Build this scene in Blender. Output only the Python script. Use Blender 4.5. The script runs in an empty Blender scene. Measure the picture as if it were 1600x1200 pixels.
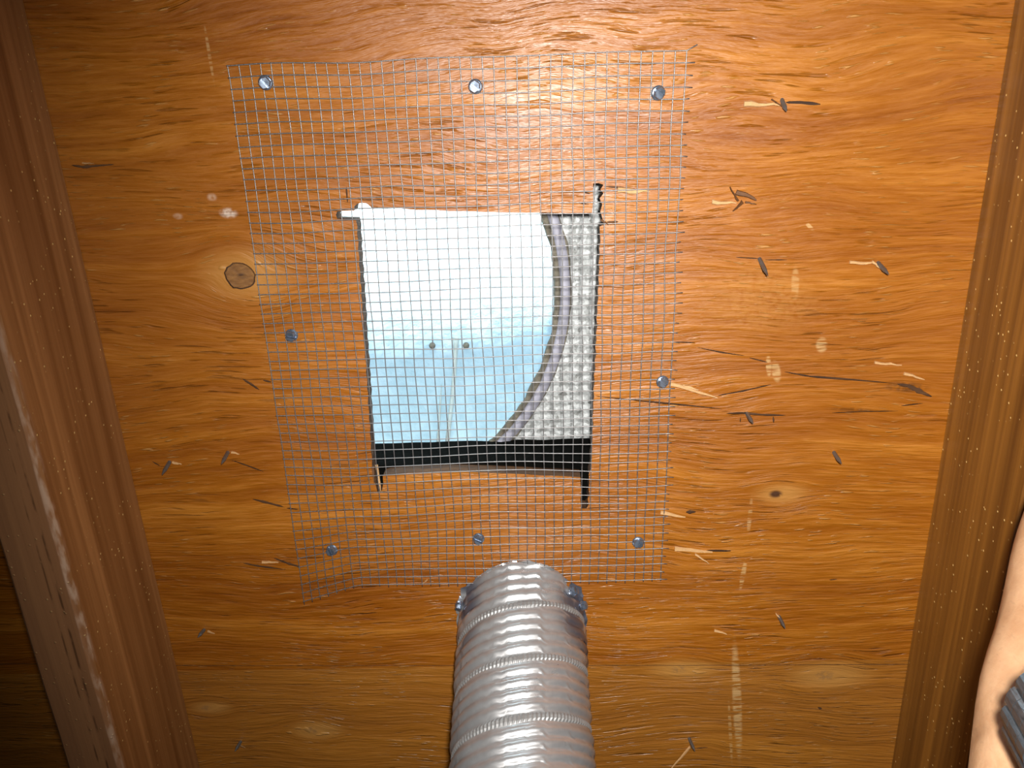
import bpy, bmesh, math, random
from mathutils import Vector, Matrix, geometry, noise
random.seed(7)
S = bpy.context.scene
COL = S.collection
R = random

# ------------------------------------------------------------------ frame of the roof
# roof frame: u across the bay, v down the slope, w outwards through the roof (attic side is w < 0)
PITCH = math.radians(24.6)
sn, cs = math.sin(PITCH), math.cos(PITCH)
ROOF = Matrix(((1, 0, 0, 0), (0, cs, sn, 0), (0, -sn, cs, 1.9), (0, 0, 0, 1)))
F = 1200.0
H = 0.48107                                    # camera distance below the sheathing
CAM = ((0.99886125, -0.02991119, -0.03716873), # rows: u, v, w in camera axes (right, down, forward)
       (0.04070365, 0.94067532, 0.33685777),
       (0.02488789, -0.33798708, 0.94082162))

def P(x, y, w=0.0):
    """measured point of the photograph (1600x1200) -> point of the roof plane at depth w"""
    d = Vector((x - 800, y - 600, F))
    e = [sum(CAM[i][k] * d[k] for k in range(3)) for i in range(3)]
    s = (H + w) / e[2]
    return Vector((e[0] * s, e[1] * s, w))

# ------------------------------------------------------------------ camera
cam = bpy.data.cameras.new('camera')
cam.sensor_fit = 'HORIZONTAL'; cam.sensor_width = 36.0; cam.lens = 36.0 * F / 1600
cam.clip_start = 0.01
co = bpy.data.objects.new('camera', cam); COL.objects.link(co)
right = Vector([CAM[i][0] for i in range(3)]); down = Vector([CAM[i][1] for i in range(3)]); fwd = Vector([CAM[i][2] for i in range(3)])
rot = Matrix((right, -down, -fwd)).transposed().to_4x4()
co.matrix_world = ROOF @ Matrix.Translation((0, 0, -H)) @ rot
S.camera = co

# ------------------------------------------------------------------ sky, sun, hand torch
wd = bpy.data.worlds.new('sky'); S.world = wd; wd.use_nodes = True
nt = wd.node_tree; nt.nodes.clear()
sky = nt.nodes.new('ShaderNodeTexSky'); sky.sky_type = 'NISHITA'; sky.sun_disc = False
sky.sun_elevation = math.radians(38); sky.sun_rotation = math.radians(180)
bg = nt.nodes.new('ShaderNodeBackground'); bg.inputs[1].default_value = 0.32
wo = nt.nodes.new('ShaderNodeOutputWorld')
nt.links.new(sky.outputs[0], bg.inputs[0]); nt.links.new(bg.outputs[0], wo.inputs[0])

sun = bpy.data.lights.new('sun', 'SUN'); sun.energy = 30.0; sun.angle = 0.01; sun.color = (1, 0.97, 0.92)
so = bpy.data.objects.new('sun', sun); COL.objects.link(so)
sdir = ROOF.to_3x3() @ Vector((-0.12, -0.88, 0.43)).normalized()     # towards the sun
so.rotation_euler = sdir.to_track_quat('Z', 'Y').to_euler()
so.location = (0, 0, 6)

torch = bpy.data.lights.new('hand_torch', 'SPOT'); torch.energy = 22.5; torch.color = (1.0, 0.965, 0.90)
torch.spot_size = math.radians(118); torch.spot_blend = 1.0; torch.shadow_soft_size = 0.012
to = bpy.data.objects.new('hand_torch', torch); COL.objects.link(to)
TP = Vector((0.014, -0.022, -H - 0.012)); TA = Vector((0.14, 0.165, 0))
d = ROOF.to_3x3() @ (TA - TP)
to.matrix_world = Matrix.Translation(ROOF @ TP) @ (-d).to_track_quat('Z', 'Y').to_matrix().to_4x4()

S.cycles.max_bounces = 6; S.cycles.diffuse_bounces = 3; S.cycles.glossy_bounces = 3
S.view_settings.view_transform = 'Standard'; S.view_settings.look = 'None'
S.view_settings.exposure = 0.0; S.view_settings.gamma = 1.0; S.view_settings.use_curve_mapping = False

# ------------------------------------------------------------------ helpers: objects
def link(name, me, mat=None, parent=None, origin=(0, 0, 0), world=False):
    o = bpy.data.objects.new(name, me); COL.objects.link(o)
    if mat is not None and me is not None and not me.materials: me.materials.append(mat)
    o['_o'] = tuple(origin)
    if parent is not None:
        o.parent = parent
        o.location = Vector(origin) - Vector(parent['_o'])
    else:
        o.matrix_world = Matrix.Translation(origin) if world else ROOF @ Matrix.Translation(origin)
    return o

def mesh(name, verts, faces, origin=(0, 0, 0), smooth=False):
    me = bpy.data.meshes.new(name); og = Vector(origin)
    me.from_pydata([tuple(Vector(v) - og) for v in verts], [], faces); me.update()
    bm = bmesh.new(); bm.from_mesh(me); bmesh.ops.recalc_face_normals(bm, faces=bm.faces); bm.to_mesh(me); bm.free()
    if smooth: me.polygons.foreach_set('use_smooth', [True] * len(me.polygons))
    return me

def make(name, verts, faces, mat, parent=None, origin=(0, 0, 0), smooth=False, world=False):
    return link(name, mesh(name, verts, faces, origin, smooth), mat, parent, origin, world)

def empty(name, origin):
    o = link(name, None, None, None, origin); o.empty_display_size = 0.02; return o

def tag(o, label=None, cat=None, group=None, kind=None):
    if label: o['label'] = label
    if cat: o['category'] = cat
    if group: o['group'] = group
    if kind: o['kind'] = kind
    return o

class MB:
    def __init__(s): s.v = []; s.f = []
    def add(s, vs, fs):
        b = len(s.v); s.v += [Vector(x) for x in vs]; s.f += [tuple(b + i for i in q) for q in fs]
    def box(s, a, b):
        x0, y0, z0 = a; x1, y1, z1 = b
        s.add([(x0, y0, z0), (x1, y0, z0), (x1, y1, z0), (x0, y1, z0), (x0, y0, z1), (x1, y0, z1), (x1, y1, z1), (x0, y1, z1)],
              [(0, 1, 2, 3), (4, 5, 6, 7), (0, 1, 5, 4), (1, 2, 6, 5), (2, 3, 7, 6), (3, 0, 4, 7)])
    def tube(s, pts, rad, n=6, cap=True):
        pts = [Vector(p) for p in pts]; m = len(pts); rr = rad if hasattr(rad, '__len__') else [rad] * m
        vs = []; ref = None
        for i, p in enumerate(pts):
            t = (pts[min(i + 1, m - 1)] - pts[max(i - 1, 0)]).normalized()
            if ref is None: ref = t.orthogonal().normalized()
            ref = (ref - t * ref.dot(t)).normalized(); b = t.cross(ref)
            for k in range(n):
                a = 2 * math.pi * k / n
                vs.append(p + (ref * math.cos(a) + b * math.sin(a)) * rr[i])
        fs = [(i * n + k, i * n + (k + 1) % n, (i + 1) * n + (k + 1) % n, (i + 1) * n + k) for i in range(m - 1) for k in range(n)]
        if cap: fs += [tuple(range(n)), tuple((m - 1) * n + k for k in range(n))]
        s.add(vs, fs)
    def build(s, name, mat, parent=None, origin=(0, 0, 0), smooth=False, world=False):
        return make(name, s.v, s.f, mat, parent, origin, smooth, world)

def inside(p, loop):
    c = False; n = len(loop)
    for i in range(n):
        a, b = loop[i], loop[i - 1]
        if (a[1] > p[1]) != (b[1] > p[1]) and p[0] < (b[0] - a[0]) * (p[1] - a[1]) / (b[1] - a[1]) + a[0]: c = not c
    return c

def slab(name, outer, holes, w0, w1, mat, parent=None, wall_mat=None):
    """flat board between w0 and w1 with cut-outs; its cut walls may carry a material of their own"""
    loops = [outer] + holes; pts = []; edges = []
    for L in loops:
        b = len(pts); pts += [Vector((p[0], p[1])) for p in L]
        edges += [(b + i, b + (i + 1) % len(L)) for i in range(len(L))]
    rv, re_, rf, *_ = geometry.delaunay_2d_cdt(pts, edges, [], 0, 1e-6)
    V = [(p.x, p.y, w0) for p in rv] + [(p.x, p.y, w1) for p in rv]; n = len(rv); Fc = []
    for t in rf:
        c = ((rv[t[0]].x + rv[t[1]].x + rv[t[2]].x) / 3, (rv[t[0]].y + rv[t[1]].y + rv[t[2]].y) / 3)
        if inside(c, outer) and not any(inside(c, h) for h in holes):
            Fc.append(tuple(t)); Fc.append(tuple(n + i for i in reversed(t)))
    cnt = {}
    for t in Fc[::2]:
        for i in range(3):
            e = (t[i], t[(i + 1) % 3]); cnt[tuple(sorted(e))] = cnt.get(tuple(sorted(e)), 0) + 1
    flat = len(Fc)
    for (a, b), k in cnt.items():
        if k == 1: Fc.append((a, b, n + b, n + a))
    me = mesh(name, V, Fc)
    o = link(name, me, mat, parent)
    if wall_mat:
        me.materials.append(wall_mat)
        for p in me.polygons:
            if abs(p.normal.z) < 0.5: p.material_index = 1
    return o

# ------------------------------------------------------------------ helpers: materials
class NT:
    def __init__(s, name):
        s.m = bpy.data.materials.new(name); s.m.use_nodes = True; s.t = s.m.node_tree; s.t.nodes.clear()
        s.out = s.n('ShaderNodeOutputMaterial')
    def n(s, ty, **kw):
        x = s.t.nodes.new(ty)
        for k, v in kw.items(): setattr(x, k, v)
        return x
    def put(s, sock, val):
        if isinstance(val, bpy.types.NodeSocket): s.t.links.new(val, sock)
        elif val is not None: sock.default_value = val
    def math(s, op, a, b=None, c=None, clamp=False):
        x = s.n('ShaderNodeMath', operation=op, use_clamp=clamp)
        for i, v in enumerate((a, b, c)):
            if v is not None: s.put(x.inputs[i], v)
        return x.outputs[0]
    def vmath(s, op, a, b=None):
        x = s.n('ShaderNodeVectorMath', operation=op)
        s.put(x.inputs[0], a)
        if b is not None: s.put(x.inputs[1], b)
        return x.outputs['Value'] if op in ('LENGTH', 'DISTANCE', 'DOT_PRODUCT') else x.outputs[0]
    def noise(s, vec, scale=5, detail=3, rough=.5, dist=0, dim='3D'):
        x = s.n('ShaderNodeTexNoise', noise_dimensions=dim)
        s.put(x.inputs['Vector'], vec); s.put(x.inputs['Scale'], scale); s.put(x.inputs['Detail'], detail)
        s.put(x.inputs['Roughness'], rough); s.put(x.inputs['Distortion'], dist)
        return x.outputs['Fac']
    def scale(s, vec, sc):
        return s.vmath('MULTIPLY', vec, sc)
    def rng(s, v, a, b, c=0., d=1., smooth=True):
        x = s.n('ShaderNodeMapRange'); x.interpolation_type = 'SMOOTHSTEP' if smooth else 'LINEAR'
        s.put(x.inputs[0], v)
        for i, q in enumerate((a, b, c, d)): s.put(x.inputs[1 + i], q)
        return x.outputs[0]
    def mix(s, fac, a, b, mode='MIX'):
        x = s.n('ShaderNodeMix', data_type='RGBA', blend_type=mode)
        s.put(x.inputs[0], fac)
        for i, q in ((6, a), (7, b)):
            s.put(x.inputs[i], (*q, 1) if isinstance(q, tuple) and len(q) == 3 else q)
        return x.outputs[2]
    def ramp(s, fac, stops):
        x = s.n('ShaderNodeValToRGB'); e = x.color_ramp.elements
        while len(e) < len(stops): e.new(0.5)
        for el, (p, c) in zip(e, stops): el.position = p; el.color = (*c, 1)
        s.put(x.inputs[0], fac); return x.outputs[0]
    def coord(s): return s.n('ShaderNodeTexCoord').outputs['Object']
    def blob(s, vec, c, size, ang=0., edge=0.0):
        """1 inside an ellipse at c with half axes size, turned by ang, fading to 0"""
        m = s.n('ShaderNodeMapping', vector_type='TEXTURE')
        s.put(m.inputs[0], vec); m.inputs[1].default_value = (c[0], c[1], 0); m.inputs[2].default_value = (0, 0, ang)
        m.inputs[3].default_value = (size[0], size[1], 1000)
        return s.rng(s.vmath('LENGTH', m.outputs[0]), edge, 1.0, 1.0, 0.0)
    def bump(s, h, strength, dist=.001, normal=None):
        b = s.n('ShaderNodeBump'); b.inputs['Strength'].default_value = strength; b.inputs['Distance'].default_value = dist
        s.put(b.inputs['Height'], h)
        if normal: s.put(b.inputs['Normal'], normal)
        return b.outputs[0]
    def pbr(s, col, rough=.5, metal=0., normal=None, spec=.5, coat=0., sss=0.):
        p = s.n('ShaderNodeBsdfPrincipled')
        s.put(p.inputs['Base Color'], (*col, 1) if isinstance(col, tuple) and len(col) == 3 else col)
        s.put(p.inputs['Roughness'], rough); s.put(p.inputs['Metallic'], metal); s.put(p.inputs['Specular IOR Level'], spec)
        s.put(p.inputs['Coat Weight'], coat); p.inputs['Coat Roughness'].default_value = .25
        if normal: s.put(p.inputs['Normal'], normal)
        if sss: s.put(p.inputs['Subsurface Weight'], sss); p.inputs['Subsurface Radius'].default_value = (.01, .004, .002); p.inputs['Subsurface Scale'].default_value = .3
        s.t.links.new(p.outputs[0], s.out.inputs[0]); return s.m

def plain(name, col, rough=.5, metal=0., nscale=60, amt=.25, bump=.1):
    k = NT(name); c = k.coord(); n = k.noise(c, nscale, 4)
    cc = k.mix(n, tuple(x * (1 - amt) for x in col), tuple(min(1, x * (1 + amt)) for x in col))
    return k.pbr(cc, rough, metal, k.bump(n, bump, .001))

# ------------------------------------------------------------------ plywood: varnished rotary-cut softwood veneer
KNOTS = [((375, 430), .0125, .0105), ((1212, 772), .008, .005), ((1288, 1056), .013, .008), ((488, 1141), .009, .006), ((1060, 1046), .011, .006), ((322, 1106), .007, .004)]
sy0 = P(800, 1040).y
def plywood():
    k = NT('plywood'); c = k.coord()
    sp = k.n('ShaderNodeSeparateXYZ'); k.put(sp.inputs[0], c); u, v = sp.outputs[0], sp.outputs[1]
    wv = v
    for (px, a, b) in KNOTS:                        # grain flows round the knots
        p = P(*px); m = k.blob(c, p, (a * 4.2, b * 4.0))
        wv = k.math('SUBTRACT', wv, k.math('MULTIPLY', k.math('SUBTRACT', v, p.y), k.math('MULTIPLY', m, .75)))
    warp = k.math('MULTIPLY', k.math('SUBTRACT', k.noise(k.scale(c, (3.0, 6, 1)), 1, 2), .5), .06)
    warp2 = k.math('MULTIPLY', k.math('SUBTRACT', k.noise(k.scale(c, (14, 26, 1)), 1, 1), .5), .009)
    wv = k.math('ADD', wv, k.math('ADD', warp, warp2))
    cx = k.n('ShaderNodeCombineXYZ'); k.put(cx.inputs[0], u); k.put(cx.inputs[1], wv); g = cx.outputs[0]
    broad = k.noise(k.scale(g, (2.0, 26, 1)), 1, 3, .55)
    mid = k.noise(k.scale(g, (9, 120, 1)), 1, 3, .6)
    fine = k.noise(k.scale(g, (38, 520, 1)), 1, 3, .6)
    fleck = k.noise(k.scale(g, (75, 640, 1)), 1, 1, .5)
    large = k.noise(k.scale(c, (4, 5, 1)), 1, 2)
    t = k.math('ADD', k.math('MULTIPLY', broad, .45), k.math('ADD', k.math('MULTIPLY', mid, .33), k.math('MULTIPLY', fine, .30)))
    col = k.ramp(t, [(.34, (.140, .033, .001)), (.44, (.240, .066, .002)), (.55, (.320, .100, .004)), (.68, (.46, .170, .017))])
    col = k.mix(k.rng(large, .35, .7, 0, .35), col, (.30, .10, .012))
    fl = k.math('MULTIPLY', k.rng(fleck, .62, .74), k.rng(k.noise(c, 16, 2), .42, .62))
    col = k.mix(k.math('MULTIPLY', fl, .5), col, (.60, .33, .11))
    dk = k.math('MULTIPLY', k.rng(k.noise(k.vmath('ADD', k.scale(g, (26, 380, 1)), (7, 3, 0)), 1, 2, .6), .58, .70), k.rng(k.noise(c, 11, 3), .40, .62))
    col = k.mix(k.math('MULTIPLY', dk, .34), col, (.10, .026, .003))
    col = k.mix(k.rng(v, sy0 - .0004, sy0 + .0004, 0, .35), col, (.36, .165, .03))      # the lower sheet is a yellower veneer
    for (px, a, b) in KNOTS:                        # resin-pale halo and brown heart
        p = P(*px); halo = k.blob(c, (p.x + .004, p.y), (a * 3.2, b * 2.2), 0, .2)
        col = k.mix(k.math('MULTIPLY', halo, .45), col, (.56, .30, .085))
    for (px, a, b) in KNOTS[1:]:
        p = P(*px); q = k.blob(c, p, (a * .75, b * .8), 0, .35)
        nn = k.rng(k.noise(c, 320, 2), *((.22, .42) if px[0] == 1212 else (.38, .6)))
        dark = .95 if px[0] == 1212 else .45
        col = k.mix(k.math('MULTIPLY', k.math('MULTIPLY', q, nn), dark), col, (.045, .016, .008) if px[0] == 1212 else (.19, .11, .055))
    # pale scrapes and chalky marks on the face of the sheet
    scr = k.rng(k.noise(k.scale(c, (60, 420, 1)), 1, 2), .40, .56)
    for (x0, y0, x1, y1, wd, s) in [(1147, 985, 1156, 1200, .0042, .8), (1138, 1085, 1144, 1200, .0016, .55), (1166, 870, 1156, 925, .0022, .75), (1175, 770, 1168, 845, .0018, .5),
                                    (1243, 412, 1242, 474, .003, .5), (1200, 552, 1202, 592, .0022, .85), (1209, 560, 1216, 600, .0035, .75), (1283, 525, 1285, 553, .0045, .8),
                                    (1256, 345, 1274, 363, .0014, .8), (318, 30, 336, 140, .0012, .5)]:
        a, b = P(x0, y0), P(x1, y1); dd = b - a
        q = k.blob(c, (a + b) / 2, (dd.length / 2, wd), math.atan2(dd.y, dd.x), .55)
        col = k.mix(k.math('MULTIPLY', k.math('MULTIPLY', q, scr), s * .7), col, (.62, .42, .19))
    for (x, y, a, b, cc, s) in [(357, 333, .007, .004, (.75, .62, .52), .85), (331, 308, .004, .003, (.6, .42, .3), .6), (278, 338, .004, .0025, (.6, .42, .3), .5),
                                (1415, 605, .018, .005, (.05, .018, .004), .7), (1330, 640, .02, .002, (.06, .02, .004), .5), (1190, 470, .05, .03, (.50, .24, .06), .25),
                                (590, 360, .03, .03, (.20, .07, .01), .3)]:
        q = k.blob(c, P(x, y), (a, b), .08, .3)
        col = k.mix(k.math('MULTIPLY', q, k.math('MULTIPLY', k.rng(k.noise(c, 260, 2), .25, .6), s)), col, cc)
    h = k.math('ADD', k.math('MULTIPLY', mid, .9), k.math('ADD', k.math('MULTIPLY', fine, .5), k.math('MULTIPLY', fl, .35)))
    h = k.math('SUBTRACT', h, k.math('MULTIPLY', dk, .5))
    nrm = k.bump(h, .85, .0021)
    return k.pbr(col, k.rng(fine, .3, .7, .36, .50), 0, nrm, .62)

def core_wood():  # inner ply, its brown darkened to put the shade of the cracks into it
    k = NT('plywood_core'); c = k.coord(); n = k.noise(k.scale(c, (30, 400, 300)), 1, 3)
    return k.pbr(k.ramp(n, [(.3, (.035, .013, .004)), (.7, (.11, .045, .013))]), .85, 0, k.bump(n, .4, .001))

def rafter_wood(name, dark, light, seed):
    k = NT(name); c = k.vmath('ADD', k.coord(), (seed, seed * 3.1, seed * 1.7))
    warp = k.math('MULTIPLY', k.math('SUBTRACT', k.noise(k.scale(c, (6, 1.3, 6)), 1, 2), .5), .02)
    sp = k.n('ShaderNodeSeparateXYZ'); k.put(sp.inputs[0], c)
    cx = k.n('ShaderNodeCombineXYZ'); k.put(cx.inputs[0], k.math('ADD', sp.outputs[0], warp)); k.put(cx.inputs[1], sp.outputs[1]); k.put(cx.inputs[2], k.math('ADD', sp.outputs[2], warp)); g = cx.outputs[0]
    ring = k.noise(k.scale(g, (60, 1.2, 60)), 1, 3, .6)
    thin = k.noise(k.scale(g, (240, 3, 240)), 1, 2, .5)
    t = k.math('ADD', k.math('MULTIPLY', ring, .65), k.math('MULTIPLY', thin, .35))
    col = k.ramp(t, [(.33, dark), (.48, tuple((a * .6 + b * .4) for a, b in zip(dark, light))), (.64, light)])
    vo = k.n('ShaderNodeTexVoronoi'); k.put(vo.inputs['Vector'], c); vo.inputs['Scale'].default_value = 190
    speck = k.math('MULTIPLY', k.rng(vo.outputs['Distance'], .08, .17, 1, 0), k.rng(k.noise(c, 40, 2), .44, .56))
    col = k.mix(k.math('MULTIPLY', speck, .8), col, (.85, .58, .22))
    if seed < 2:                                   # rubbed pale arris and two dark checks on the underside
        rc = k.coord()
        col = k.mix(k.rng(k.vmath('DOT_PRODUCT', rc, (0, 0, 1)), -.041, -.0435, 0, .6), col, (.30, .145, .075))
        for cx_, cy_, a_, b_, cc_, st_ in [(.0178, .27, .0030, .26, (.50, .34, .24), .85), (.010, .30, .0011, .35, (.05, .02, .008), .7), (.0045, .35, .0009, .30, (.05, .02, .008), .6)]:
            q = k.blob(rc, (cx_, cy_), (a_, b_), 0, .3); low = k.rng(k.vmath('DOT_PRODUCT', rc, (0, 0, 1)), -.038, -.042)
            col = k.mix(k.math('MULTIPLY', k.math('MULTIPLY', q, low), k.math('MULTIPLY', k.rng(k.noise(k.scale(rc, (220, 60, 220)), 1, 3), .40, .62), st_)), col, cc_)
    h = k.math('ADD', k.math('MULTIPLY', ring, .6), k.math('ADD', k.math('MULTIPLY', thin, .5), speck))
    return k.pbr(col, k.rng(t, .3, .7, .5, .38), 0, k.bump(h, .45, .0015), .4)

def zinc(name, col, rough, ns=300):
    k = NT(name); c = k.coord(); n = k.noise(c, ns, 3)
    return k.pbr(k.mix(n, tuple(x * .7 for x in col), col), k.rng(n, .3, .7, rough * .8, rough * 1.25), .85, k.bump(n, .12, .0006))

PLY = plywood(); CORE = core_wood()
RAF_L = rafter_wood('rafter_wood_a', (.19, .070, .016), (.42, .195, .068), 1.3)
RAF_R = rafter_wood('rafter_wood_b', (.095, .033, .004), (.27, .112, .018), 4.1)
WIRE = zinc('galvanised_wire', (.37, .355, .36), .5, 900)
ZINC = zinc('zinc_plate', (.36, .44, .58), .30)
STEEL = zinc('dull_nail_steel', (.26, .28, .30), .48)
PALE = plain('raw_splinter_wood', (.52, .30, .13), .7, 0, 500, .3, .3)
BROWN = plain('dark_splinter_wood', (.11, .042, .010), .7, 0, 500, .4, .3)
FELT = plain('black_roofing_felt', (.003, .003, .0025), 1.0, 0, 400, .6, .6); FELT.node_tree.nodes['Principled BSDF'].inputs['Specular IOR Level'].default_value = 0.05

# ------------------------------------------------------------------ cut-outs of the sheathing
def px(*pts): return [P(x, y) for x, y in pts]
HOLE = [(556, 343), (527, 342), (525, 336), (527, 330), (553, 329), (554, 322), (559, 318), (566, 317), (573, 318), (579, 323), (581, 325)]
HOLE += [(600, 326), (625, 325.5), (650, 328), (676, 328), (700, 330), (728, 330), (760, 331.5), (790, 332), (820, 332.5), (850, 332), (880, 333), (905, 332.5), (925, 333)]
HOLE += [(926, 322), (927, 312), (926.5, 300), (927, 287), (935, 286), (943, 289), (938, 296), (943, 302), (937, 310), (941, 320), (938, 330), (942, 343), (947, 349), (937, 354)]
for i, y in enumerate(range(366, 735, 11)): HOLE.append((938 - (y - 366) * .041 + (1.6 if i % 2 else -1.0) * R.uniform(.3, 1), y))
HOLE += [(920, 742), (921, 755), (919.5, 764), (921, 772), (918, 780), (920, 788), (916, 795), (908, 794), (907, 780), (908.5, 770), (907, 756), (907, 746)]
HOLE += [(880, 744), (850, 743), (820, 741), (790, 740), (760, 738.5), (730, 737.5), (700, 737), (670, 738), (640, 739), (615, 741), (598, 744)]
HOLE += [(599, 755), (597, 766), (590, 769), (587, 758), (583, 748), (581, 735)]
for i, y in enumerate(range(726, 350, -12)): HOLE.append((557 + (y - 343) * .064 + (1.4 if i % 2 else -.8) * R.uniform(.2, 1), y))
hole = px(*HOLE)

def crack(pts, wmax, n=5):
    """thin lens-shaped split along measured points"""
    q = px(*pts); L = []
    dense = []
    for a, b in zip(q, q[1:]):
        for i in range(n): dense.append(a.lerp(b, i / n))
    dense.append(q[-1]); m = len(dense); A = []; B = []
    for i, p in enumerate(dense):
        t = (dense[min(i + 1, m - 1)] - dense[max(i - 1, 0)]).normalized(); nn = Vector((-t.y, t.x, 0))
        wdt = wmax * .5 * (math.sin(math.pi * min(1, max(0, (i + .15) / (m - .7)))) ** .55) * R.uniform(.65, 1.15)
        A.append(p + nn * max(wdt, .00004)); B.append(p - nn * max(wdt, .00004))
    return A + B[::-1]
CR = [([(931, 619), (1000, 626), (1060, 632), (1100, 636), (1128, 639)], .0013), ([(1052, 534), (1086, 535.5)], .0009), ([(1090, 543), (1130, 551), (1164, 556)], .0010),
      ([(1171, 559), (1199, 566)], .0011), ([(1226, 581), (1265, 588), (1330, 593), (1398, 599)], .0014), ([(1402, 600), (1420, 603), (1438, 612), (1456, 620)], .0036),
      ([(1300, 645), (1350, 643), (1404, 642)], .0009), ([(1408, 634), (1442, 630)], .0010), ([(1135, 646), (1160, 645), (1190, 648), (1228, 649)], .0018),
      ([(1208, 651), (1209, 661)], .0014), ([(1157, 652), (1156.5, 660)], .0007), ([(1228, 160), (1250, 160), (1282, 163)], .0022), ([(1150, 402), (1186, 404)], .0008), ([(1196, 406), (1230, 406)], .0008),
      ([(395, 780), (420, 786), (443, 792)], .0022), ([(448, 794), (466, 796)], .0012), ([(380, 880), (408, 885), (446, 890)], .0016), ([(428, 872), (452, 881), (470, 886)], .0022),
      ([(379, 592), (392, 600), (405, 609)], .0022), ([(411, 594), (424, 597)], .0016), ([(362, 719), (385, 727), (412, 737)], .0011), ([(238, 721), (250, 728)], .0010),
      ([(112, 258), (130, 261), (150, 259), (178, 257)], .0018), ([(945, 291), (965, 293), (992, 295)], .0013), ([(948, 347), (966, 346.5)], .0014), ([(912, 300), (922, 303)], .0011), ([(906, 318), (920, 319)], .0008),
      ([(1122, 618), (1160, 611), (1204, 601)], .0013), ([(1088, 1169), (1106, 1168)], .0010), ([(541, 292), (543, 316)], .0012), ([(560, 312), (600, 312)], .0008),
      ([(1072, 800), (1087, 800)], .0030), ([(1104, 860), (1142, 861)], .0026), ([(1296, 906), (1308, 905)], .0012), ([(1278, 1105), (1284, 1108)], .0022), ([(368, 1045), (374, 1050)], .002)]
cracks = [crack(a, b) for a, b in CR]
kp = P(375, 431)
def ring_loop(c, a, b, n, jit): return [Vector((c.x + a * math.cos(2 * math.pi * i / n) * (1 + R.uniform(-jit, jit)), c.y + b * math.sin(2 * math.pi * i / n) * (1 + R.uniform(-jit, jit)), 0)) for i in range(n)]
knot_hole = ring_loop(kp, .0098, .0092, 26, .07)

U0, U1, V0, V1 = -2.25, 2.25, -1.2, 1.0
seam = [(U0, P(0, 1037).y)] + [(P(x, 1040).x, P(x, y).y) for x, y in ((20, 1037), (290, 1040), (600, 1040), (1000, 1040), (1220, 1039), (1420, 1038))] + [(U1, P(1420, 1038).y)]
up = [(U0, V0), (U1, V0)] + [(x, y - .00025) for x, y in reversed(seam)]
lo = [(U0, V1), (U1, V1)] + [(x, y + .00025) for x, y in reversed(seam)]
sy = P(800, 1040).y
split = lambda cut: ([c for c in cut if c[0].y < sy], [c for c in cut if c[0].y >= sy])
cu, cl = split(cracks)
ceiling = empty('ceiling', (0, 0, 0)); tag(ceiling, 'orange varnished plywood roof sheathing seen from below', None, None, 'structure')
pa = slab('plywood_panel', up, [hole, knot_hole] + cu, 0, .0016, PLY, ceiling, CORE)
pb = slab('plywood_panel', lo, cl, 0, .0016, PLY, ceiling, CORE)
grow = [P(x + (3 if x < 560 else 0), y) for x, y in HOLE]
slab('plywood_core', [(U0, V0), (U1, V0), (U1, V1), (U0, V1)], [[Vector((p.x, p.y, 0)) for p in hole]], .0016, .012, CORE, ceiling)
# the knot: a plug of darker end grain with checks, standing in its gap
kk = NT('knot_wood'); kc = kk.coord(); kr = kk.noise(kk.scale(kc, (160, 420, 1)), 1, 3)
KNOT = kk.pbr(kk.mix(kk.math('MULTIPLY', kk.blob(kc, (0.001, 0), (.0045, .0028), .2, .1), kk.rng(kr, .35, .6)), kk.ramp(kr, [(.3, (.15, .062, .016)), (.7, (.27, .125, .035))]), (.05, .022, .010)), .55, 0, kk.bump(kr, .5, .001))
kl = [(kp + (p - kp) * .90) for p in knot_hole]
ko = slab('knot', kl, [], .0001, .0016, KNOT, ceiling)
ko.data.transform(Matrix.Translation(-kp)); ko.location = kp; ko['label'] = 'round brown knot ringed by a dark gap'

# splinters lifted from the face (parts of the sheathing)
def splinter(a, b, wid, lift, mat, base=.0):
    a, b = P(*a), P(*b); t = (b - a); L = t.length; t.normalize(); n = Vector((-t.y, t.x, 0)); V = []; k = 5
    for i in range(k + 1):
        s = i / k; hw = wid * .5 * (1 - .75 * s ** 1.6) * R.uniform(.75, 1.1); z = -base - lift * s; th = .0005 + .0006 * (1 - s)
        c = a + t * L * s + n * R.uniform(-.15, .15) * wid + Vector((0, 0, z))
        V += [c + n * hw, c - n * hw, c - n * hw * .7 - Vector((0, 0, th)), c + n * hw * .6 - Vector((0, 0, th * 1.3))]
    Fs = [(4 * i + j, 4 * i + (j + 1) % 4, 4 * i + 4 + (j + 1) % 4, 4 * i + 4 + j) for i in range(k) for j in range(4)] + [(0, 1, 2, 3), (4 * k, 4 * k + 1, 4 * k + 2, 4 * k + 3)]
    return make('splinter', V, Fs, mat, ceiling, a)
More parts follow.
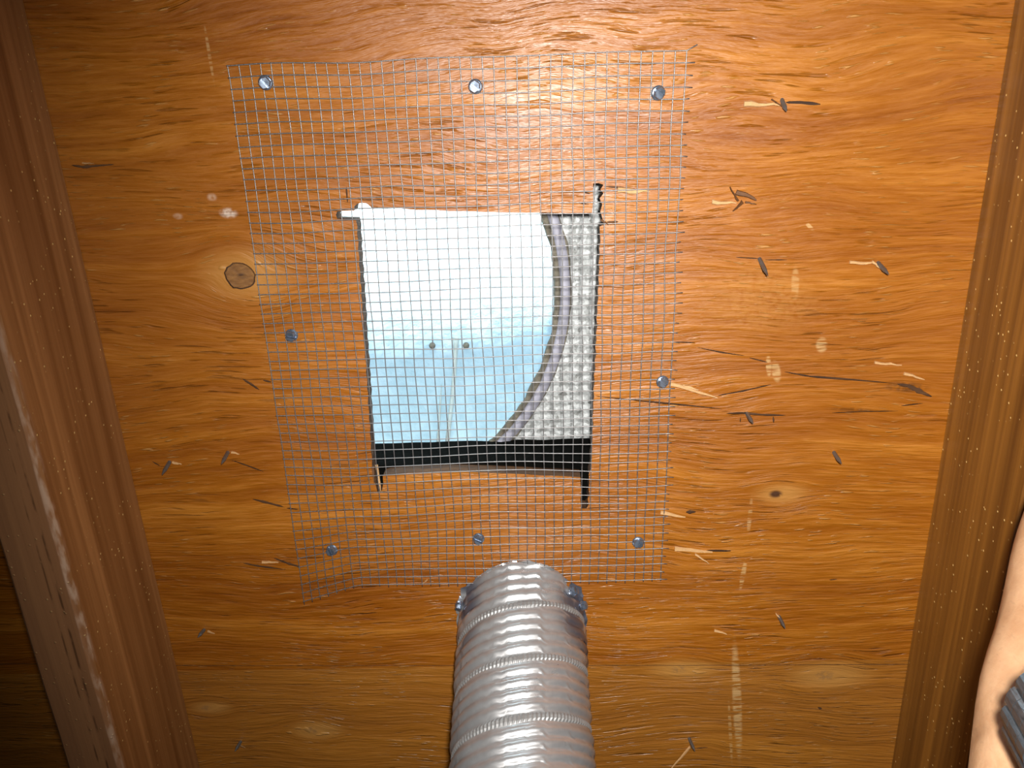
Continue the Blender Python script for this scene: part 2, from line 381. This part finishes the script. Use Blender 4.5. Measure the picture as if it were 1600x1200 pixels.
for a, b, wd_, lf, m in [((1162, 162), (1219, 164), .0034, .0008, PALE), ((1046, 599), (1119, 618), .0028, .0035, PALE), ((1054, 858), (1112, 860), .0038, .002, PALE), ((1086, 865), (1105, 873), .0014, .006, PALE),
                         ((1032, 800), (1070, 806), .0030, .002, PALE), ((1412, 583), (1443, 592), .0026, .001, PALE), ((1366, 566), (1408, 570), .0022, .0006, PALE), ((1078, 1166), (1039, 1193), .0018, .010, PALE),
                         ((376, 1164), (389, 1156), .0014, .008, PALE), ((1112, 316), (1150, 316), .0030, .0006, PALE), ((588, 726), (596, 764), .0022, .003, PALE), ((583, 728), (586, 752), .0020, .002, BROWN),
                         ((1153, 314), (1136, 290), .0016, .007, BROWN), ((1150, 300), (1181, 311), .0040, .002, BROWN), ((1160, 315), (1142, 328), .0026, .006, BROWN), ((1164, 316), (1180, 318), .0014, .003, BROWN),
                         ((1327, 410), (1370, 411), .0026, .0004, PALE), ((965, 297), (1015, 299), .0042, .0005, PALE), ((1116, 984), (1135, 988), .0016, .002, PALE), ((410, 878), (436, 877), .0018, .001, PALE),
                         ((130, 254.5), (150, 255), .0012, .002, PALE), ((938, 343), (950, 350), .0018, .003, BROWN), ((325, 985), (338, 986), .0014, .003, PALE), ((1205, 155), (1228, 172), .001, .003, BROWN),
                         ((270, 722), (285, 724), .0018, .001, PALE), ((362, 706), (375, 708), .0016, .001, PALE), ((1212, 958), (1219, 964), .0010, .004, PALE), ((1362, 408), (1372, 418), .0020, .004, PALE),
                         ((668, 905), (660, 911), .0010, .001, PALE), ((1066, 602), (1090, 606), .0022, .003, PALE)]:
    splinter(a, b, wd_, lf, m)

# ------------------------------------------------------------------ attic shell (keeps daylight out of the space around the camera)
SHELL = plain('attic_board', (.16, .09, .04), .85, 0, 20, .3, .2)
def wbox(name, a, b, kind='structure'):
    m = MB(); m.box(a, b); o = m.build(name, SHELL, None, (0, 0, 0), world=True); o['kind'] = kind; return o
wbox('floor', (-2.3, -3.2, -.05), (2.3, 1.0, 0))
wbox('wall_left', (-2.3, -3.2, 0), (-2.25, 1.0, 2.6)); wbox('wall_right', (2.25, -3.2, 0), (2.3, 1.0, 2.6))
yk = cs * V1; zk = 1.9 - sn * V1; wbox('wall_front', (-2.25, yk - .05, 0), (2.25, yk, zk - .02)); wbox('wall_back', (-2.25, -3.2, 0), (2.25, -3.15, 2.0))
yr, zr = cs * V0, 1.9 - sn * V0
m = MB(); m.add([(-2.25, yr, zr - .01), (2.25, yr, zr - .01), (2.25, -3.2, 1.42), (-2.25, -3.2, 1.42), (-2.25, yr, zr + .04), (2.25, yr, zr + .04), (2.25, -3.2, 1.47), (-2.25, -3.2, 1.47)],
      [(0, 1, 2, 3), (4, 5, 6, 7), (0, 1, 5, 4), (1, 2, 6, 5), (2, 3, 7, 6), (3, 0, 4, 7)])
o = m.build('ceiling_rear_slope', SHELL, None, (0, 0, 0), world=True); o['kind'] = 'structure'

# ------------------------------------------------------------------ rafters
def rafter(u0, mat, label, wane=0.):
    """eased-edge board under the sheathing, slightly wavy along its length"""
    U, D, e = .038, .089, .003; prof = [(0, -.0003), (0, -D + e), (e * .4, -D + e * .4), (e, -D), (U - e, -D), (U - e * .4, -D + e * .4), (U, -D + e), (U, -.0003)]
    V = []; Fs = []; n = len(prof); st = 48; L0, L1 = V0 + .06, V1 - .06
    for i in range(st + 1):
        v = L0 + (L1 - L0) * i / st; j = .0008 * noise.noise(Vector((u0 * 5, v * 4, 0)))
        for q, (a, b) in enumerate(prof):
            k = .0005 * noise.noise(Vector((a * 90, v * 14, b * 40 + u0))) if 0 < q < n - 1 else 0
            V.append((u0 + a + j + k, v, b + k))
    for i in range(st):
        for q in range(n): Fs.append((i * n + q, i * n + (q + 1) % n, (i + 1) * n + (q + 1) % n, (i + 1) * n + q))
    Fs += [tuple(range(n)), tuple(st * n + q for q in range(n))]
    og = (u0 + U / 2, 0, -.045)
    return tag(make('rafter', V, Fs, mat, None, og), label, 'rafter', 'roof rafters')
UL = P(36 + .23 * 600, 600).x; UR = P(1587 - .1625 * 600, 600).x; OC = (UR - UL) + .038
rl = rafter(UL - .038, RAF_L, 'reddish brown wooden rafter with worn pale edge along the left of the vent')
rr = rafter(UR, RAF_R, 'golden brown glossy wooden rafter at the right, passing behind the forearm')

# ------------------------------------------------------------------ wire mesh over the opening
NX, NY = 41, 55
corner = [P(357, 103), P(1072, 79), P(1032, 903), P(472, 913)]
def mp(i, j):
    s, t = i / NX, j / NY
    p = (corner[0] * (1 - s) + corner[1] * s) * (1 - t) + (corner[3] * (1 - s) + corner[2] * s) * t
    e = Vector((noise.noise(Vector((i * .21, j * .17, 3.3))), noise.noise(Vector((i * .13, j * .22, 9.1))), 0)) * .0011
    belly = math.exp(-((s - .45) / .28) ** 2 - ((t - .55) / .3) ** 2)
    e.y += .0016 * math.sin(s * 9) * math.exp(-((t - .77) / .08) ** 2)
    if t > .75 and s < .16: e.y += (.16 - s) * (t - .75) * .055 / .16
    z = -.0011 - .0022 * belly - .0007 * (noise.noise(Vector((i * .12, j * .12, 1.7))) + .6)
    return p + e + Vector((0, 0, z))
cloth = empty('wire_mesh', (corner[0] + corner[2]) / 2)
tag(cloth, 'square galvanised wire mesh screwed over the cut opening in the plywood', 'wire mesh')
WR = .00036
for i in range(NX + 1):
    m = MB(); pts = [mp(i, j) for j in range(-0, NY + 1)]
    pts = [pts[0] + (pts[0] - pts[1]) * .08] + pts + [pts[-1] + (pts[-1] - pts[-2]) * R.uniform(.25, .5)]
    m.tube(pts, WR, 5); m.build('wire', WIRE, cloth, pts[0], True)
for j in range(NY + 1):
    m = MB(); dz = Vector((0, 0, -2 * WR * .9))
    pts = [mp(i, j) + dz for i in range(NX + 1)]
    tail = (pts[-1] - pts[-2]) * R.uniform(.35, .75) + Vector((0, R.uniform(-.0004, .0004), R.uniform(-.001, .0003)))
    if j == 0: tail += Vector((.001, -.003, -.001))
    pts = [pts[0] + (pts[0] - pts[1]) * R.uniform(.02, .14)] + pts + [pts[-1] + tail]
    m.tube(pts, WR, 5); m.build('wire', WIRE, cloth, pts[0], True)

# ------------------------------------------------------------------ screws with slotted hexagon washer heads
def lathe(m, prof, c, ax, n=20):
    ax = Vector(ax).normalized(); a = ax.orthogonal().normalized(); b = ax.cross(a)
    V = [Vector(c) + (a * math.cos(2 * math.pi * k / n) + b * math.sin(2 * math.pi * k / n)) * r + ax * z for r, z in prof for k in range(n)]
    Fs = [(i * n + k, i * n + (k + 1) % n, (i + 1) * n + (k + 1) % n, (i + 1) * n + k) for i in range(len(prof) - 1) for k in range(n)]
    Fs += [tuple(range(n)), tuple((len(prof) - 1) * n + k for k in range(n))]
    m.add(V, Fs)
def half_hex(m, side, r, z0, z1, slot):
    """one half of the hexagon head: the halves stand either side of the slot"""
    y0 = slot / 2; q = []
    for k in range(6):
        a = math.pi / 3 * k; q.append((r * math.cos(a), r * math.sin(a)))
    xe = r - y0 / math.tan(math.pi / 3)
    poly = [(xe, y0), q[1], q[2], (-xe, y0)]
    if side < 0: poly = [(x, -y) for x, y in poly]
    top = [(x * .86, y * .86 + (.14 * y0 * side)) for x, y in poly]
    zc = z1 - (z1 - z0) * .22; n = 4
    V = [(x, y, -z0) for x, y in poly] + [(x, y, -zc) for x, y in poly] + [(x, y, -z1) for x, y in top]
    Fs = [(i * n + k, i * n + (k + 1) % n, (i + 1) * n + (k + 1) % n, (i + 1) * n + k) for i in range(2) for k in range(n)] + [(0, 1, 2, 3), (8, 9, 10, 11)]
    m.add(V, Fs)
def screw_meshes():
    a = MB(); lathe(a, [(.0030, -.0002), (.0041, .0000), (.0042, .0005), (.0036, .0011), (.0030, .0013)], (0, 0, 0), (0, 0, -1), 24)
    b = MB(); half_hex(b, 1, .0036, .0011, .0042, .0014); half_hex(b, -1, .0036, .0011, .0042, .0014)
    lathe(b, [(.0026, .0010), (.0026, .0020)], (0, 0, 0), (0, 0, -1), 12)
    c = MB(); prof = []
    for i in range(24): prof.append((.0017 if i % 2 else .0013, -.0002 - i * .0006))
    prof.append((.0003, -.0165)); lathe(c, prof, (0, 0, 0), (0, 0, -1), 10)
    return mesh('washer', a.v, a.f, smooth=False), mesh('head', b.v, b.f), mesh('shank', c.v, c.f)
SM = screw_meshes()
def screw(pos, ang, label, group, tilt=(0, 0), sc=1.0, axis=None):
    e = empty('screw', pos)
    rot = Matrix.Rotation(tilt[0], 4, 'X') @ Matrix.Rotation(tilt[1], 4, 'Y') @ Matrix.Rotation(ang, 4, 'Z')
    if axis is not None: rot = (-Vector(axis)).to_track_quat('Z', 'Y').to_matrix().to_4x4() @ Matrix.Rotation(ang, 4, 'Z')
    e.matrix_world = ROOF @ Matrix.Translation(pos) @ rot @ Matrix.Scale(sc, 4)
    for nme, me in zip(('washer', 'head', 'shank'), SM): 
        o = link(nme, me, ZINC, e, pos)
    return tag(e, label, 'screw', group)
G = 'hexagon head screws holding the wire mesh'
SW = -.0027
for (x, y, a, lab, ti) in [(415, 129, .9, 'zinc screw near the top left corner of the wire mesh', (.10, -.12)), (743, 135, .6, 'zinc screw in the middle of the top edge of the wire mesh', (.05, .10)),
                           (1028, 145, .62, 'zinc slotted screw near the top right corner of the wire mesh', (.10, -.20)), (456, 523, .15, 'zinc screw halfway down the left edge of the wire mesh', (.12, .05)),
                           (1035, 596, .75, 'zinc screw on the right edge of the mesh beside a pale splinter', (.0, -.12)), (519, 859, 1.2, 'zinc screw near the bottom left corner of the wire mesh', (-.1, .1)),
                           (748, 841, .45, 'zinc slotted screw below the opening above the metal duct', (-.06, .02)), (997, 847, 1.57, 'zinc screw near the bottom right corner of the wire mesh', (-.12, .0))]:
    screw(P(x, y, SW), a, lab, G, ti)

# ------------------------------------------------------------------ nail points through the sheathing
def nail(base, tip, label, bend=(0, 0)):
    b, = px(base); L = None
    # length of the projecting part measured from where its tip shows
    best = min((abs((P(*tip, -z) - b).x) + abs((P(*tip, -z) - b).y), z) for z in [i * .0005 for i in range(6, 40)])
    z = best[1]; t = P(*tip, -z); ax = t - b; m = MB(); r = .0013
    pts = [b - ax.normalized() * .010, b, b + ax * .35, b + ax * .62, b + ax * .9, b + ax * 1.02]
    m.tube(pts, [r, r, r, r * 1.02, r * .42, r * .1], 8)
    o = m.build('nail', STEEL, None, b)
    return tag(o, label, 'nail', 'nail points sticking through the sheathing')
for b, t, lab in [((1222, 157), (1229, 174), 'dark nail point beside a long pale splinter at the top right'), ((1187, 405), (1200, 431), 'dark nail point hanging from a thin horizontal crack right of the mesh'),
                  ((1372, 411), (1389, 429), 'grey nail point near the right rafter, in line with the knot'), ((1167, 646), (1177, 662), 'short nail point in the dark crack below the big splinter'),
                  ((1303, 707), (1315, 725), 'grey nail point above and right of the small dark knot'), ((1217, 963), (1227, 982), 'nail point below the small dark knot, beside no crack'),
                  ((1077, 1154), (1086, 1174), 'nail point near the bottom edge with a thin twig of splinter'), ((356, 707), (346, 725), 'nail point left of the mesh with a thin crack running from it'),
                  ((265, 722), (253, 742), 'nail point close to the left rafter'), ((319, 984), (309, 996), 'short nail point left of the metal duct near the left rafter'), ((376, 1159), (367, 1174), 'nail point at the bottom left with a pale sliver')]:
    nail(b, t, lab)

# ------------------------------------------------------------------ roofing above the sheathing, seen through the opening
WS = .050
rim_c = Vector((-.1446, .1189, WS)); RR = .1664; dome_c = Vector((-.10, .119, WS)); DV = .155
fo = [(-.55, -.45), (.55, -.45), (.55, .62), (-.55, .62)]
fe = [Vector((-.335, -.07, 0)), Vector((.085, -.07, 0))] + [Vector((.085 - i * .014, .2352 + R.uniform(-.0006, .0006), 0)) for i in range(31)]
felt = slab('roofing_felt', fo, [fe], .012, WS, FELT); tag(felt, 'black layers of roofing felt showing as a dark cut edge below the opening', None, None, 'structure')  # layered cut edge; the unseen surround is added as filler against skylight leaks
kk = NT('shingle_granules'); kc = kk.coord(); vo = kk.n('ShaderNodeTexVoronoi'); kk.put(vo.inputs['Vector'], kc); vo.inputs['Scale'].default_value = 420
kn = kk.noise(kc, 150, 4, .7); sepc = kk.n('ShaderNodeSeparateXYZ'); kk.put(sepc.inputs[0], vo.outputs['Color'])
gt = kk.math('ADD', kk.math('MULTIPLY', sepc.outputs[0], .45), kk.math('MULTIPLY', kn, .75))
GRAN = kk.pbr(kk.ramp(gt, [(.22, (.16, .16, .15)), (.5, (.40, .42, .43)), (.85, (.66, .69, .71))]), .9, 0, kk.bump(gt, .9, .002))
circ = [Vector((rim_c.x + RR * math.cos(2 * math.pi * i / 96) * (1 + R.uniform(-.004, .004)), rim_c.y + RR * math.sin(2 * math.pi * i / 96) * (1 + R.uniform(-.004, .004)), 0)) for i in range(96)]
sh = slab('roof_shingle', fo, [circ], WS, WS + .004, GRAN); tag(sh, 'grey granular shingle with a round cut-out behind the opening', 'shingle')

# roof vent: rim, sealant, translucent dome, strut and two screws
kk = NT('translucent_plastic'); kc = kk.coord(); kn = kk.noise(kc, 45, 5, .65)
kcol = kk.mix(kk.rng(kn, .3, .75), (.47, .65, .70), (.66, .82, .86))
tr = kk.n('ShaderNodeBsdfTranslucent'); df = kk.n('ShaderNodeBsdfDiffuse'); mx = kk.n('ShaderNodeMixShader'); mx.inputs[0].default_value = .45
kk.put(tr.inputs[0], kcol); kk.put(df.inputs[0], kcol); bn = kk.bump(kn, .5, .004); kk.put(tr.inputs['Normal'], bn); kk.put(df.inputs['Normal'], bn)
kk.t.links.new(tr.outputs[0], mx.inputs[1]); kk.t.links.new(df.outputs[0], mx.inputs[2]); kk.t.links.new(mx.outputs[0], kk.out.inputs[0]); DOME = kk.m
RIM = plain('grey_lavender_flange', (.36, .36, .44), .5, 0, 200, .25, .2)
SEAL = plain('brown_grey_sealant', (.15, .135, .105), .85, 0, 300, .6, .8)
GREY = plain('grey_plastic', (.40, .46, .46), .5, 0, 200, .2, .1)
vent = empty('roof_vent', rim_c); tag(vent, 'domed translucent roof vent glowing with daylight above the opening', 'roof vent')
V = []; Fs = []; NA, NB = 64, 20; DR, DH, WB = .205, .125, WS + .004
for j in range(NB + 1):
    ph = math.pi / 2 * j / NB; q = 2.1
    r_ = DR * abs(math.cos(ph)) ** (2 / q); z_ = DH * abs(math.sin(ph)) ** (2 / q)
    for i in range(NA):
        a = 2 * math.pi * i / NA; V.append((dome_c.x + r_ * math.cos(a), dome_c.y + r_ * (DV / DR if math.sin(a) > 0 else 1.0) * math.sin(a), WB + z_))
Fs = [(j * NA + i, j * NA + (i + 1) % NA, (j + 1) * NA + (i + 1) % NA, (j + 1) * NA + i) for j in range(NB) for i in range(NA)]
dome = make('dome', V, Fs, DOME, vent, rim_c, True)
m = MB(); ring = [Vector((rim_c.x + (RR - .003) * math.cos(t), rim_c.y + (RR - .003) * math.sin(t), WS + .001)) for t in [2 * math.pi * i / 96 for i in range(97)]]
V = []; n = 8
for i in range(97):
    t = 2 * math.pi * i / 96; o_ = Vector((math.cos(t), math.sin(t), 0))
    for (dr, dz) in ((.0045, -.002), (.0045, .004), (-.0022, .004), (-.003, .001), (-.0022, -.002), (-.0005, -.003)):
        V.append(rim_c + o_ * (RR - .0035 + dr) + Vector((0, 0, dz)))
Fs = [(i * 6 + k, i * 6 + (k + 1) % 6, (i + 1) * 6 + (k + 1) % 6, (i + 1) * 6 + k) for i in range(96) for k in range(6)]
make('rim', V, Fs, RIM, vent, rim_c, True)
for rad, th in ((RR - .0078, .0024), (RR + .0008, .0016)):
    V = []
    for i in range(241):
        t = 2 * math.pi * i / 240; o_ = Vector((math.cos(t), math.sin(t), 0)); a = th * (1 + .55 * noise.noise(Vector((math.cos(t) * 14, math.sin(t) * 14, rad * 90))))
        c = rim_c + o_ * (rad + .0007 * noise.noise(Vector((math.cos(t) * 20, math.sin(t) * 20, 5)))) + Vector((0, 0, .0005))
        for k in range(6):
            b = 2 * math.pi * k / 6; V.append(c + o_ * a * math.cos(b) + Vector((0, 0, a * math.sin(b))))
    make('sealant', V, [(i * 6 + k, i * 6 + (k + 1) % 6, (i + 1) * 6 + (k + 1) % 6, (i + 1) * 6 + k) for i in range(240) for k in range(6)], SEAL, vent, rim_c, True)

def dome_at(x, y, inset=0.):
    """where the line of sight through a measured point meets the inside of the dome"""
    q = 2.1
    for i in range(400):
        w = WB + DH * i / 400; p = P(x, y, w); r_ = math.hypot(p.x - dome_c.x, (p.y - dome_c.y) * (DR / DV if p.y > dome_c.y else 1.0)) / DR; z_ = (w - WB) / DH
        if r_ ** q + z_ ** q >= 1: break
    return P(x, y, w - inset)
m = MB(); pts = [dome_at(x, y, .002) for x, y in ((712, 528), (712, 545), (710, 580), (707, 620), (703, 655), (699, 690))]
m.tube(pts, [.0032, .0024, .002, .002, .002, .002], 6); m.build('strut', GREY, vent, pts[0], True)
m = MB(); pts = [dome_at(x, y, .002) for x, y in ((690, 600), (688, 630), (686, 660), (684, 690))]
m.tube(pts, [.0003, .0009, .0011, .0011], 6); m.build('strut', GREY, vent, pts[0], True)
for x, y in ((675, 541), (728, 541)):
    c = dome_at(x, y, .003); m = MB(); lathe(m, [(.0012, .004), (.0028, .003), (.0028, .001), (.0018, -.001), (.0006, -.0016)], c, (0, 0, 1), 12); m.build('vent_screw', SEAL, vent, c, True)

# ------------------------------------------------------------------ ribbed aluminium duct hanging from the sheathing
kk = NT('aluminium_duct'); kc = kk.coord(); n1 = kk.noise(kc, 30, 4, .6); n2 = kk.noise(kc, 220, 3); 
dirt = kk.rng(n1, .42, .68)
ac = kk.mix(kk.math('MULTIPLY', dirt, .55), kk.mix(n2, (.50, .50, .52), (.66, .66, .68)), (.38, .375, .38))
sx = kk.n('ShaderNodeSeparateXYZ'); kk.put(sx.inputs[0], kc)
stain = kk.math('MULTIPLY', kk.math('MULTIPLY', kk.rng(kk.math('ABSOLUTE', sx.outputs[0]), .024, .036), kk.rng(sx.outputs[2], -.052, -.030)), kk.rng(kk.noise(kk.scale(kc, (30, 30, 70)), 1, 3), .42, .52))
ac = kk.mix(kk.math('MULTIPLY', stain, .85), ac, (.12, .13, .19))
ALU = kk.pbr(ac, kk.rng(n1, .3, .7, .26, .44), .70, kk.bump(n2, .06, .0008))
SEAM = plain('crimped_seam', (.33, .33, .335), .5, .5, 200, .25, .1)
D0 = P(815, 968); DA = Vector((0, sn, -cs)); E1 = Vector((1, 0, 0)); E2 = DA.cross(E1).normalized()   # E2 lies towards the slope
R0 = .0452; PIT = .0078; ADV = PIT * 5; LEN = .42
duct = empty('flexible_duct', D0); tag(duct, 'ribbed silver aluminium duct hanging from a ragged end on the plywood', 'duct')
def rad(th, s):
    ph = (s - ADV * th / (2 * math.pi)) / PIT; k = math.floor(ph) % 5; f = ph - math.floor(ph)
    band = k == 0
    r = R0 + (.0024 * math.sin(math.pi * f) ** .7 if not band else .0004)
    r += .0008 * noise.noise(Vector((math.cos(th) * 2, math.sin(th) * 2, s * 25)))
    cr = max(0, 1 - s / .03); r += cr * .0016 * noise.noise(Vector((math.cos(th) * 3, math.sin(th) * 3, 7)))
    return r
def plane_s(th):     # where the duct wall at angle th meets the sheathing
    o_ = E1 * math.cos(th) + E2 * math.sin(th); return (o_ * R0).z / cs
NTH, NS = 120, 400; V = []
for j in range(NS + 1):
    for i in range(NTH):
        th = 2 * math.pi * i / NTH; a = plane_s(th) + .0015 + .007 * max(0, noise.noise(Vector((math.cos(th) * 6, math.sin(th) * 6, 2))))
        # the lip stands off where it was cut short
        s = a + (LEN - a) * j / NS
        o_ = E1 * math.cos(th) + E2 * math.sin(th)
        V.append(D0 + DA * s + o_ * rad(th, s))
Fs = [(j * NTH + i, j * NTH + (i + 1) % NTH, (j + 1) * NTH + (i + 1) % NTH, (j + 1) * NTH + i) for j in range(NS) for i in range(NTH)]
body = make('duct_wall', V, Fs, ALU, duct, D0, True)
# crimped lock seam winding round the duct
V = []; NT_ = 210; turns = LEN / ADV
th0 = 0; tot = int(turns * NT_ * 1.15)
for i in range(tot):
    th = 2 * math.pi * i / NT_ - 2 * math.pi * .6; th_ = th
    s0 = ADV * th / (2 * math.pi) + PIT * .08; o_ = E1 * math.cos(th) + E2 * math.sin(th)
    lift = .0011 if i % 2 else .0005
    for q in (0, .28, .56, .84):
        s = s0 + PIT * q; rr_ = R0 + .0004 + (lift if 0 < q < .8 else -.0004)
        V.append((D0 + DA * s + o_ * rr_, s - plane_s(th)))
Fs = []
for i in range(tot - 1):
    for q in range(3):
        a = (i * 4 + q, i * 4 + q + 1, (i + 1) * 4 + q + 1, (i + 1) * 4 + q)
        if all(.004 < V[x][1] and V[x][1] < LEN - .02 for x in a): Fs.append(a)
make('lock_seam', [v[0] for v in V], Fs, SEAM, duct, D0)
# ragged flange of cut tabs pressed against the sheathing
tabs = 22
for i in range(tabs):
    th = 2 * math.pi * i / tabs + R.uniform(-.05, .05)
    if math.sin(th) > .75: pass
    w_ = 2 * math.pi / tabs * R.uniform(.42, .58); L = R.uniform(.001, .0035) if abs(math.cos(th)) < .8 else R.uniform(.003, .0065); V = []
    for k in range(5):
        t = th - w_ + 2 * w_ * k / 4; o_ = E1 * math.cos(t) + E2 * math.sin(t); o_p = Vector((o_.x, o_.y, 0)).normalized()
        base = D0 + DA * (plane_s(t) + .004) + o_ * (R0 + .0004); mid_ = D0 + DA * (plane_s(t) + .0016) + o_ * (R0 + .0009)
        out = mid_ + o_p * L * R.uniform(.6, 1.1) * (1 - .35 * abs(k - 2) / 2); out.z = -R.uniform(.0008, .0022)
        V += [base, mid_, out, out + Vector((0, 0, .0006)), mid_ + Vector((0, 0, .0008))]
    Fs = [(k * 5 + q, k * 5 + q + 1, k * 5 + 6 + q, k * 5 + 5 + q) for k in range(4) for q in range(4)]
    make('tab', V, Fs, ALU, duct, D0, False)
GD = 'screws fixing the duct to the plywood'
for (th, s, lab, an) in [(math.radians(158), .006, 'bright screw on the left side of the ragged duct end', .4), (math.radians(37), .007, 'bright screw on the upper right of the ragged duct end', 1.1), (math.radians(20), .006, 'outer bright screw at the right side of the ragged duct end', .2)]:
    o_ = E1 * math.cos(th) + E2 * math.sin(th); p = D0 + DA * (plane_s(th) + s) + o_ * (R0 + .0022)
    screw(p, an, lab, GD, axis=o_, sc=.95)

# ------------------------------------------------------------------ the forearm and hand at the lower right
def Q(x, y, z):
    """measured point at a distance z in front of the camera"""
    d = Vector((x - 800, y - 600, F)) * (z / F)
    return Vector([sum(CAM[i][k] * d[k] for k in range(3)) for i in range(3)]) + Vector((0, 0, -H))
kk = NT('skin'); kc = kk.coord(); n1 = kk.noise(kc, 60, 4, .6); n2 = kk.noise(kk.scale(kc, (500, 900, 700)), 1, 2); hr = kk.noise(kk.scale(kc, (900, 160, 300)), 1, 1)
sc_ = kk.mix(kk.rng(n1, .3, .7), (.46, .25, .13), (.58, .35, .20)); sc_ = kk.mix(kk.rng(hr, .66, .72, 0, .15), sc_, (.22, .13, .08))
SKIN = kk.pbr(sc_, .5, 0, kk.bump(kk.math('ADD', n1, kk.math('MULTIPLY', n2, .3)), .25, .0015), .4, 0, .15)
def skin_obj(name, pts, edges, mat, root, sub=2):
    og = pts[root][0]; me = bpy.data.meshes.new(name); me.from_pydata([tuple(p - og) for p, r in pts], edges, []); me.update()
    o = link(name, me, mat, None, og); o.modifiers.new('skin', 'SKIN')
    for i, (p, r) in enumerate(pts):
        sv = me.skin_vertices[0].data[i]; sv.radius = (r, r) if not hasattr(r, '__len__') else r; sv.use_root = (i == root)
    ss = o.modifiers.new('smooth', 'SUBSURF'); ss.levels = ss.render_levels = sub
    o.modifiers['skin'].use_smooth_shade = True
    return o
pts = []; edges = []
def pt(x, y, z, r, frm=None):
    pts.append((Q(x, y, z), r))
    if frm is not None: edges.append((frm, len(pts) - 1))
    return len(pts) - 1
e1 = pt(1935, 1435, .215, .037); w0 = pt(1758, 1180, .270, .0305, e1)
def ext(frm, dist, r, drop=0.):                # the forearm goes on back and down out of the picture
    pts.append((pts[frm][0] + (pts[e1][0] - pts[w0][0]).normalized() * dist + Vector((0, sn, -cs)) * drop, r)); edges.append((frm, len(pts) - 1)); return len(pts) - 1
e0 = ext(e1, .09, .043); e_ = ext(e0, .08, .046); e2 = ext(e_, .05, .045, .05); e3 = ext(e2, .0, .047, .16); e4 = ext(e3, -.01, .050, .16)
pm = pt(1738, 1100, .335, .026, w0)
# thumb side, whose edge shows in the picture
t1 = pt(1630, 1120, .335, .0235, pm); 
t2 = pt(1647, 985, .355, .0225, t1); t3 = pt(1648, 880, .372, .0200, t2); t4 = pt(1668, 770, .385, .0155, t3); t5 = pt(1722, 690, .398, .011, t4); t6 = pt(1740, 640, .405, .008, t5)
t0 = pt(1600, 1235, .322, .0225, t1); t00 = pt(1590, 1340, .31, .021, t0); t01 = pt(1610, 1410, .30, .015, t00)
# palm, knuckles and the four fingers, out of the frame
k0 = pt(1790, 960, .375, .026, pm); kn = pt(1830, 850, .39, .022, k0)
for i, (dx, ln) in enumerate(((-60, 1.0), (10, 1.1), (75, 1.03), (140, .82))):
    a = pt(1830 + dx, 800 + i * 16, .393, .0105, kn); b = pt(1828 + dx * 1.1, 800 - 95 * ln + i * 18, .388, .0092, a); c = pt(1815 + dx * 1.1, 800 - 160 * ln + i * 20, .378, .0085, b); pt(1800 + dx * 1.1, 800 - 200 * ln + i * 20, .366, .0070, c)
arm = skin_obj('person', pts, edges, SKIN, w0); tag(arm, 'bare forearm and hand of a person reaching up at the lower right edge', 'person')

# metal watch round the wrist
kk = NT('watch_steel'); kc = kk.coord(); n1 = kk.noise(kk.scale(kc, (900, 900, 200)), 1, 2)
WST = kk.pbr(kk.mix(n1, (.035, .04, .045), (.22, .24, .27)), .18, .7, kk.bump(n1, .1, .0005)); DIAL = plain('watch_dial', (.02, .02, .025), .3)
ax = (pts[w0][0] - pts[e1][0]).normalized(); wc = pts[w0][0] + ax * .007
watch = empty('wristwatch', wc); tag(watch, 'dark steel wristwatch bracelet on the wrist at the lower right', 'wristwatch')
a1 = ax.orthogonal().normalized(); b1 = ax.cross(a1); NL = 22; RW = .0315
for i in range(NL):
    t = 2 * math.pi * i / NL; rd = a1 * math.cos(t) + b1 * math.sin(t); tg = b1 * math.cos(t) - a1 * math.sin(t); c = wc + rd * RW
    for (x0, x1) in ((-.0105, -.0042), (-.0038, .0038), (.0042, .0105)):      # three rows of rounded links
        V = []
        for x in (x0, x1):
            for (y, z) in ((-.0041, -.0012), (.0041, -.0012), (.0043, .0004), (.0028, .0014), (0, .0018), (-.0028, .0014), (-.0043, .0004)):
                V.append(c + ax * x + tg * y + rd * z)
        make('link', V, [(k, (k + 1) % 7, 7 + (k + 1) % 7, 7 + k) for k in range(7)] + [tuple(range(7)), tuple(range(7, 14))], WST, watch, c)
cd = (a1 * 0 + (Q(1900, 1100, .268) - wc)); cd = (cd - ax * cd.dot(ax)).normalized()
m = MB(); lathe(m, [(.016, -.002), (.019, 0), (.0195, .006), (.0175, .009)], wc + cd * RW, cd, 32); m.build('watch_case', WST, watch, wc + cd * RW)
m = MB(); lathe(m, [(.0165, .0088), (.0165, .0094), (.012, .0098)], wc + cd * RW, cd, 32); m.build('dial', DIAL, watch, wc + cd * RW)
